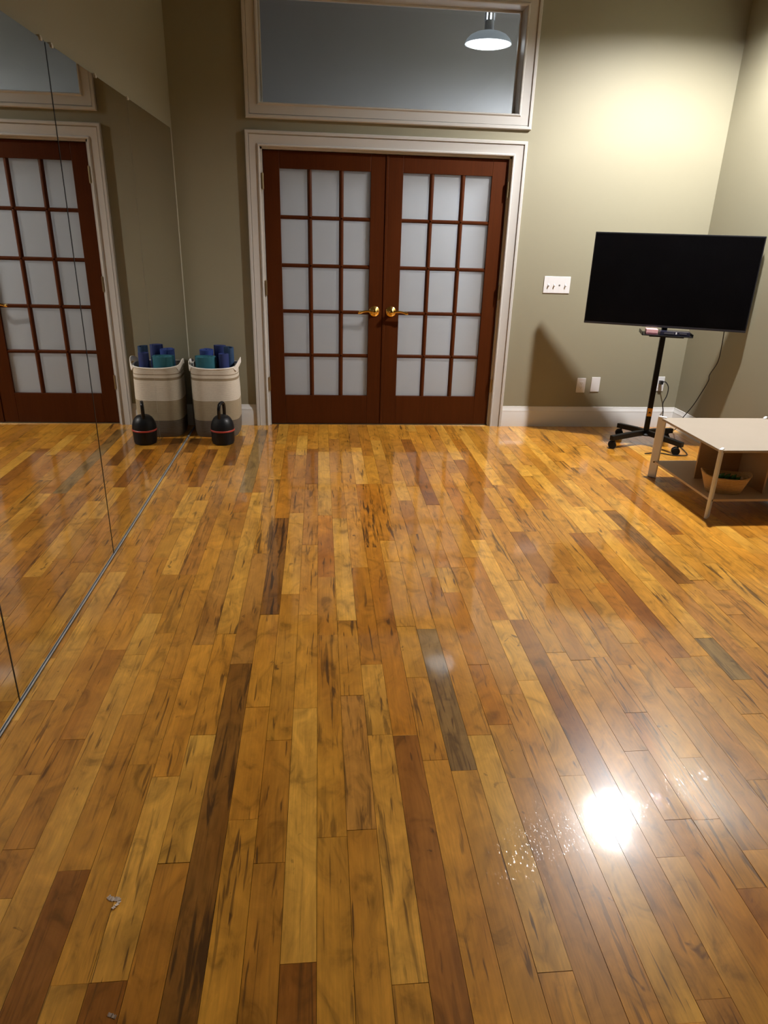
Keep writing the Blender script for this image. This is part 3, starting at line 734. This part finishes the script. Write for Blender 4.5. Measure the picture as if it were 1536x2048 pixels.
# cables
pth = spline([(2.914, 4.835, 0.945), (2.935, 4.86, 0.905), (2.964, 4.90, 0.80), (2.990, 4.95, 0.674), (3.000, 5.04, 0.560), (3.030, 5.09, 0.502), (3.038, 5.18, 0.371), (3.034, 5.25, 0.262), (3.004, 5.32, 0.135), (3.005, 5.38, 0.04), (3.005, 5.44, 0.006), (2.99, 5.50, 0.0055)], 8)
tag(MB().tube(pth, 0.0035, 8).build('power_cord', M['black_plastic'], smooth=True), 'thin black cord hanging from the right end of the television', 'cable')
pc = thing('plug_cord', 'black plugged-in cord hanging from the outlet behind the stand pole', 'cable', (0, 0, 0))
PX, PZ = 2.893, 0.392
MB().box((PX - 0.014, D - 0.042, PZ - 0.016), (PX + 0.014, D - 0.0088, PZ + 0.016)).build('plug', M['black_plastic'], pc, bevel=0.004)
pth = spline([(PX + 0.006, D - 0.040, PZ + 0.006), (PX + 0.02, D - 0.065, PZ + 0.010), (PX + 0.042, D - 0.080, PZ - 0.03), (PX + 0.042, D - 0.080, PZ - 0.10), (PX + 0.022, D - 0.075, PZ - 0.17), (PX + 0.038, D - 0.075, PZ - 0.24),
              (PX + 0.042, D - 0.08, PZ - 0.33), (PX + 0.02, D - 0.12, 0.012), (PX - 0.05, D - 0.30, 0.0065), (PX - 0.14, D - 0.42, 0.0065)], 8)
MB().tube(pth, 0.0042, 8).build('cord', M['black_plastic'], pc, smooth=True)
fc = spline([(2.83, 4.95, 0.0055), (2.80, 4.80, 0.0055), (2.765, 4.735, 0.0055), (2.66, 4.74, 0.0055), (2.58, 4.80, 0.0055), (2.46, 4.78, 0.0055)], 8)
tag(MB().tube(fc, 0.004, 8).build('floor_cord', M['black_plastic'], smooth=True), 'black cord lying on the floor around the right front caster', 'cable')

# ------------------------------------------------------------------ low play table
TXc, TYc = 2.632, 3.898
tb = thing('play_table', 'low square pale table with a lower shelf at the right wall', 'table', (TXc, TYc, 0))
HS = 0.368
def slab(z0, z1, hs, ch):
    pts = [(-hs + ch, -hs), (hs - ch, -hs), (hs, -hs + ch), (hs, hs - ch), (hs - ch, hs), (-hs + ch, hs), (-hs, hs - ch), (-hs, -hs + ch)]
    mb = MB(); mb.add([(x, y, z0) for x, y in pts] + [(x, y, z1) for x, y in pts], [tuple(range(8))[::-1], tuple(range(8, 16))] + [(k, (k + 1) % 8, 8 + (k + 1) % 8, 8 + k) for k in range(8)])
    return mb
slab(0.402, 0.417, HS, 0.018).build('table_top', M['table_top'], tb, bevel=0.002)
slab(0.104, 0.119, HS - 0.002, 0.018).build('lower_shelf', M['table_shelf'], tb, bevel=0.002)
MB().box((-0.276, -0.006, 0.119), (0.276, 0.006, 0.402)).build('spine_panel', M['table_ply'], tb, bevel=0.001)
MB().box((0.008, -0.276, 0.119), (0.020, -0.006, 0.402)).build('divider_panel', M['table_ply'], tb, bevel=0.001)
MB().box((0.008, 0.006, 0.119), (0.020, 0.276, 0.402)).build('divider_panel', M['table_ply'], tb, bevel=0.001)
for sx in (-1, 1):
    for sy in (-1, 1):
        q = Matrix.Translation((sx * (HS - 0.004), sy * (HS - 0.004), 0)) @ Matrix.Rotation(math.atan2(sy, sx), 4, 'Z')
        lg = MB().box((-0.032, -0.0095, 0.0), (0.024, 0.0095, 0.428), mtx=q).build('leg', M['table_leg'], tb, bevel=0.006, seg=3)
        for s_ in (-1, 1):
            MB().lathe([(0.006, 0), (0.006, 0.002), (0.004, 0.0035)], 14, mtx=q @ Matrix.Translation((-0.004, -s_ * 0.0095, 0.1115)) @ Matrix.Rotation(s_ * PI / 2, 4, 'X')).build('bolt', M['bolt'], lg, smooth=True)

# straw basket on the shelf
BX, BY, BZ, BR = 2.416, 3.668, 0.1192, -0.30
bs = thing('straw_basket', 'tan oval straw basket on the low table shelf', 'basket', (BX, BY, BZ), BR)
n = 56; vs = []; rows = 12
def bring(t_, inset):
    a_ = 0.098 + 0.042 * t_ - inset; b_ = 0.058 + 0.027 * t_ - inset
    return a_, b_
ring_list = []
for i in range(rows + 1): ring_list.append((i / rows, 0.0))
for i in range(rows, -1, -1): ring_list.append((max(i / rows, 0.05), 0.006))
for t_, ins in ring_list:
    a_, b_ = bring(t_, ins)
    for k in range(n):
        th = 2 * PI * k / n
        cx_, sy_ = math.cos(th), math.sin(th)
        ex = 0.72
        x = a_ * math.copysign(abs(cx_) ** ex, cx_); y = b_ * math.copysign(abs(sy_) ** ex, sy_)
        zt = 0.098 + 0.024 * abs(cx_) ** 3
        vs.append((x, y, 0.0005 + t_ * zt))
fs = [(i * n + k, i * n + (k + 1) % n, (i + 1) * n + (k + 1) % n, (i + 1) * n + k) for i in range(len(ring_list) - 1) for k in range(n)]
fs += [tuple(range(n))[::-1], tuple((len(ring_list) - 1) * n + k for k in range(n))]
MB().add(vs, fs).build('basket_wall', M['straw'], bs, smooth=True)
rim = []
for k in range(n + 1):
    th = 2 * PI * k / n; cx_, sy_ = math.cos(th), math.sin(th); ex = 0.72
    rim.append(((0.137) * math.copysign(abs(cx_) ** ex, cx_), 0.082 * math.copysign(abs(sy_) ** ex, sy_), 0.0985 + 0.024 * abs(cx_) ** 3))
MB().tube(rim, 0.0045, 8).build('rim_coil', M['straw'], bs, smooth=True)
def in_basket(x, y, z):
    p = Matrix.Rotation(BR, 4, 'Z') @ Vector((x, y, 0)); return (BX + p.x, BY + p.y, BZ + z)
for (x, y, z, r_), lb in zip(((-0.028, -0.012, 0.094, 0.0150), (0.004, -0.016, 0.094, 0.0148), (0.036, -0.020, 0.094, 0.0145), (0.062, -0.026, 0.090, 0.0105)),
                            ('green glossy round toy in the straw basket, next to the table leg', 'green glossy round toy in the straw basket, second from the table leg',
                             'green glossy round toy in the straw basket, third from the table leg', 'smallest green glossy toy in the straw basket, beside the tan block')):
    mb = MB(); pr = []
    for i in range(13):
        a = -PI / 2 + PI * i / 12; pr.append((max(r_ * math.cos(a), 0.0008) * (1 + 0.03 * math.sin(5 * a)), r_ * 1.7 * math.sin(a)))
    mb.lathe(pr, 24)
    o = mb.build('toy_vegetable', M['green_toy'], smooth=True, loc=in_basket(x, y, z)); o.rotation_euler = (0.5, 0.25, 0.4)
    tag(o, lb, 'toy', 'green toys in the straw basket')
    sg_ = MB().tube([(0, 0, r_ * 1.65), (0.002, 0, r_ * 1.65 + 0.006)], 0.003, 8).build('stem', M['green_toy'], o, smooth=True)
o = MB().box((-0.012, -0.012, -0.016), (0.012, 0.012, 0.016)).build('toy_block', M['tan_toy'], bevel=0.003, loc=in_basket(0.086, -0.026, 0.092)); o.rotation_euler = (0.2, 0.3, 0.5)
tag(o, 'small tan toy block at the right of the straw basket', 'toy')
o = MB().box((-0.075, -0.035, 0), (0.075, 0.035, 0.066)).build('toy_tray', M['black_plastic'], bevel=0.006, loc=in_basket(0.0, 0.005, 0.007)); o.rotation_euler = (0, 0, BR)
tag(o, 'dark tray holding the green toys inside the straw basket', 'toy')

# ------------------------------------------------------------------ storage basket with rolled mats
GX, GY = -0.803, 5.374
sb = thing('storage_basket', 'tall striped cotton basket of rolled mats in the mirror corner', 'basket', (GX, GY, 0))
n = 64; rows = 26; vs = []; rl = []
def brad(z, th):
    c4 = (abs(math.cos(th)) ** 3.4 + abs(math.sin(th)) ** 3.4) ** (-1 / 3.4)
    base = (0.170 + 0.006 * math.sin(min(z / 0.5, 1) * PI) + 0.004 * z / 0.5) * c4
    return base * (1 + 0.010 * math.sin(3 * th + 5 * z) + 0.006 * math.sin(7 * th - 9 * z)) - 0.008 * max(0, 1 - z / 0.03)
HB = 0.533
for i in range(rows + 1): rl.append((HB * i / rows, 0.0))
for i in range(rows, -1, -1): rl.append((max(HB * i / rows, 0.008), 0.007))
for z, ins in rl:
    for k in range(n):
        th = 2 * PI * k / n
        dz = 0.008 * math.cos(2 * th) * (z / HB) ** 3
        r_ = brad(z, th) - ins
        vs.append((r_ * math.cos(th), r_ * math.sin(th), z + dz))
fs = [(i * n + k, i * n + (k + 1) % n, (i + 1) * n + (k + 1) % n, (i + 1) * n + k) for i in range(len(rl) - 1) for k in range(n)]
fs += [tuple(range(n))[::-1], tuple((len(rl) - 1) * n + k for k in range(n))]
MB().add(vs, fs).build('basket_wall', M['cotton'], sb, smooth=True)
rim = [((brad(HB, 2 * PI * k / n) - 0.0035) * math.cos(2 * PI * k / n), (brad(HB, 2 * PI * k / n) - 0.0035) * math.sin(2 * PI * k / n), HB + 0.008 * math.cos(4 * PI * k / n)) for k in range(n + 1)]
MB().tube(rim, 0.0065, 8).build('rim_binding', M['strap'], sb, smooth=True)
def strap(a0, a1, out, up):
    pts = []
    for i in range(25):
        u = i / 24; a = a0 + (a1 - a0) * u; s_ = math.sin(PI * u) ** 0.7
        r_ = brad(HB, a) + 0.003 + out * s_
        pts.append((r_ * math.cos(a), r_ * math.sin(a), HB - 0.022 + 0.008 * math.cos(2 * a) + up * s_))
    return MB().tube(pts, 0.01, 16, flat=(0.040, 0.007))
strap(math.radians(-36), math.radians(36), 0.016, 0.050).build('handle', M['strap'], sb, smooth=True)
strap(math.radians(180 - 36), math.radians(180 + 36), 0.008, 0.034).build('handle', M['strap'], sb, smooth=True)
def mat_roll(label, x, y, h, rx, ry, rz, m_, turns=3.2, tilt=(0, 0), flap=0.0):
    mb = MB(); pts_o = []; pts_i = []; nn = 110; th_ = 1.0 / (turns + 0.8)
    for i in range(nn + 1):
        u = i / nn; a = 2 * PI * turns * u; r_ = th_ * 0.9 + (1 - th_ * 0.9) * u
        ro = r_; ri = r_ - th_ * 0.78
        pts_o.append((ro * math.cos(a) * rx, ro * math.sin(a) * ry)); pts_i.append((max(ri, 0.02) * math.cos(a) * rx, max(ri, 0.02) * math.sin(a) * ry))
    vs = []
    for z in (0, h):
        for i, p in enumerate(pts_o): vs.append((p[0], p[1], z + (flap * (i / nn) ** 2 if z else 0)))
        for i, p in enumerate(pts_i): vs.append((p[0], p[1], z + (flap * (i / nn) ** 2 if z else 0)))
    k = nn + 1; fs = []
    for i in range(nn):
        fs += [(i, i + 1, 2 * k + i + 1, 2 * k + i), (k + i, 3 * k + i, 3 * k + i + 1, k + i + 1), (2 * k + i, 2 * k + i + 1, 3 * k + i + 1, 3 * k + i), (i, k + i, k + i + 1, i + 1)]
    fs += [(0, 2 * k, 3 * k, k), (nn, k + nn, 3 * k + nn, 2 * k + nn)]
    o = mb.add(vs, fs).build('rolled_mat', m_, smooth=True, angle=50, loc=(x, y, 0.009))
    o.rotation_euler = (tilt[0], tilt[1], rz)
    return tag(o, label, 'exercise mat', 'rolled mats in the storage basket')
mat_roll('teal rolled mat at the front of the striped basket', -0.860, 5.290, 0.592, 0.095, 0.062, 0.10, M['teal'], 2.4, flap=0.006)
mat_roll('blue rolled mat behind the teal one in the striped basket', -0.872, 5.430, 0.626, 0.072, 0.060, 1.9, M['blue'], 3.0)
mat_roll('navy rolled mat in the middle of the striped basket', -0.722, 5.298, 0.612, 0.041, 0.050, -0.3, M['navy'], 3.0, flap=0.010)
mat_roll('dark blue rolled mat with a raised edge at the right of the striped basket', -0.692, 5.398, 0.636, 0.043, 0.044, 0.9, M['slate'], 2.6, flap=0.026)
mat_roll('navy rolled mat at the back of the striped basket against the wall', -0.772, 5.492, 0.650, 0.052, 0.036, 2.9, M['navy'], 3.0)

# ------------------------------------------------------------------ kettlebell
kb = thing('kettlebell', 'black kettlebell with a red band on the floor before the basket', 'kettlebell', (-0.730, 5.062, 0))
MB().lathe([(0.070, 0.0), (0.078, 0.004), (0.083, 0.02), (0.086, 0.08), (0.0865, 0.098)], 48).build('base', M['kettle'], kb, smooth=True)
MB().lathe([(0.0865, 0.0985), (0.089, 0.101), (0.0892, 0.109), (0.0865, 0.112)], 48).build('band', M['red'], kb, smooth=True)
MB().lathe([(0.0865, 0.1125), (0.0862, 0.125), (0.083, 0.148), (0.075, 0.172), (0.062, 0.194), (0.046, 0.208), (0.030, 0.214), (0.010, 0.216)], 48).build('body', M['kettle'], kb, smooth=True)
ha = math.radians(75); hx, hy = math.cos(ha), math.sin(ha)
pth = spline([(-0.047 * hx, -0.047 * hy, 0.190), (-0.050 * hx, -0.050 * hy, 0.235), (-0.048 * hx, -0.048 * hy, 0.272), (-0.034 * hx, -0.034 * hy, 0.298), (0, 0, 0.307),
              (0.034 * hx, 0.034 * hy, 0.298), (0.048 * hx, 0.048 * hy, 0.272), (0.050 * hx, 0.050 * hy, 0.235), (0.047 * hx, 0.047 * hy, 0.190)], 6)
MB().tube(pth, 0.0128, 16).build('handle', M['kettle_gloss'], kb, smooth=True)

# ------------------------------------------------------------------ paper scraps
def scrap(label, pts, w0, loc):
    mb = MB(); P = spline(pts, 5); vs = []
    for i, p in enumerate(P):
        t_ = (P[min(i + 1, len(P) - 1)] - P[max(i - 1, 0)]); s_ = Vector((-t_.y, t_.x, 0)).normalized()
        wd = w0 * (0.5 + 0.5 * abs(math.sin(i * 1.7 + 0.6)))
        lift = Vector((0, 0, 0.0015 + 0.003 * abs(math.sin(i * 0.9))))
        vs += [p + s_ * wd + lift, p - s_ * wd, p - s_ * wd + Vector((0, 0, 0.0008)), p + s_ * wd + lift + Vector((0, 0, 0.0008))]
    k = len(P)
    fs = [(i * 4 + j, i * 4 + (j + 1) % 4, i * 4 + 4 + (j + 1) % 4, i * 4 + 4 + j) for i in range(k - 1) for j in range(4)] + [(3, 2, 1, 0), tuple(4 * (k - 1) + j for j in range(4))]
    return tag(mb.add(vs, fs).build('paper_scrap', M['paper'], smooth=False, loc=loc), label, 'litter', 'paper scraps on the floor')
scrap('curled torn paper scrap on the floor at lower left', [(-0.020, 0.020, 0), (-0.010, 0.012, 0), (0.006, 0.010, 0), (0.010, 0.002, 0), (0.004, -0.008, 0), (-0.001, -0.014, 0)], 0.0056, (-0.500, 1.207, 0.0006))
scrap('tiny flat paper scrap at the bottom edge of the photo', [(-0.009, 0.004, 0), (0.0, 0.001, 0), (0.009, -0.003, 0)], 0.0035, (-0.436, 0.947, 0.0006))

# ------------------------------------------------------------------ pendant lamps
def pendant(label, loc, rr, ceil, bulb=True, glow='diffuser'):
    t = thing('pendant_lamp', label, 'lamp', loc)
    k = rr / 0.2
    prof = [(0.2, 0.0), (0.197, 0.02), (0.182, 0.06), (0.155, 0.10), (0.115, 0.13), (0.075, 0.147), (0.045, 0.155)]
    zk = 1.45 * k if bulb else 0.62 * k
    vs_o = [(r_ * k, z * zk) for r_, z in prof]
    MB().lathe(vs_o, 56, cap0=False, cap1=False).build('shade_outside', M['shade_out'] if bulb else M['shade_lit'], t, smooth=True)
    MB().lathe([(r_ - 0.003 * k, z - (0.001 if z > 0 else 0)) for r_, z in vs_o], 56, cap0=False, cap1=True).build('shade_inside', M['shade_in'], t, smooth=True)
    zt = 0.155 * zk
    nk = MB().lathe([(0.045 * k, zt), (0.036, zt + 0.015), (0.036, zt + 0.070)], 24, cap0=False)
    nk.lathe([(0.042, zt + 0.128), (0.036, zt + 0.150), (0.010, zt + 0.165)], 24)
    for i in range(8):                                   # ribs with vents between them
        a = 2 * PI * (i + 0.5) / 8
        nk.box((0.0, -0.0085, zt + 0.066), (0.009, 0.0085, zt + 0.132), mtx=Matrix.Rotation(a, 4, 'Z') @ Matrix.Translation((0.034, 0, 0)))
    nk.build('vented_neck', M['shade_out'], t, smooth=True)
    MB().tube([(0, 0, zt + 0.155), (0, 0, ceil - loc[2] - 0.02)], 0.005, 8).build('cord', M['black_plastic'], t, smooth=True)
    MB().lathe([(0.055, 0.0), (0.055, 0.018), (0.03, 0.02)], 24, c=(0, 0, ceil - loc[2] - 0.021)).build('canopy', M['shade_out'], t, smooth=True)
    if bulb:
        pr = [(max(0.056 * math.cos(-PI / 2 + PI * i / 14), 0.001), 0.075 + 0.040 * math.sin(-PI / 2 + PI * i / 14)) for i in range(15)]
        MB().lathe(pr, 24).build('bulb', M['bulb'], t, smooth=True)
        MB().tube([(0, 0, 0.110), (0, 0, 0.195)], 0.018, 12).build('socket', M['plate'], t, smooth=True)
    else:
        pr = [(0.001, -0.022 * k)] + [(0.19 * k * math.sin(PI / 2 * i / 8), 0.006 - 0.028 * k * math.cos(PI / 2 * i / 8)) for i in range(1, 9)]
        MB().lathe(pr, 48, cap0=True, cap1=True).build('diffuser', M[glow], t, smooth=True)
        gl_ = MB().lathe([(0.032, zt + 0.069), (0.033, zt + 0.10), (0.032, zt + 0.129)], 16)
        gl_.build('lit_vent_core', M[glow], t, smooth=True)
    return t
pendant('dome pendant lamp hanging over the low table, lighting the room', LAMP, 0.165, CEIL)
pendant('glowing dome pendant lamp seen through the glass above the doors', HALL_LAMP, 0.185, CEIL, False)
pendant('unseen pendant lamp added to light the hallway, behind the end wall at right', (2.22, 6.28, 2.80), 0.185, CEIL, False, 'diffuser_added')  # added out of view to brighten the hallway and the frosted panes
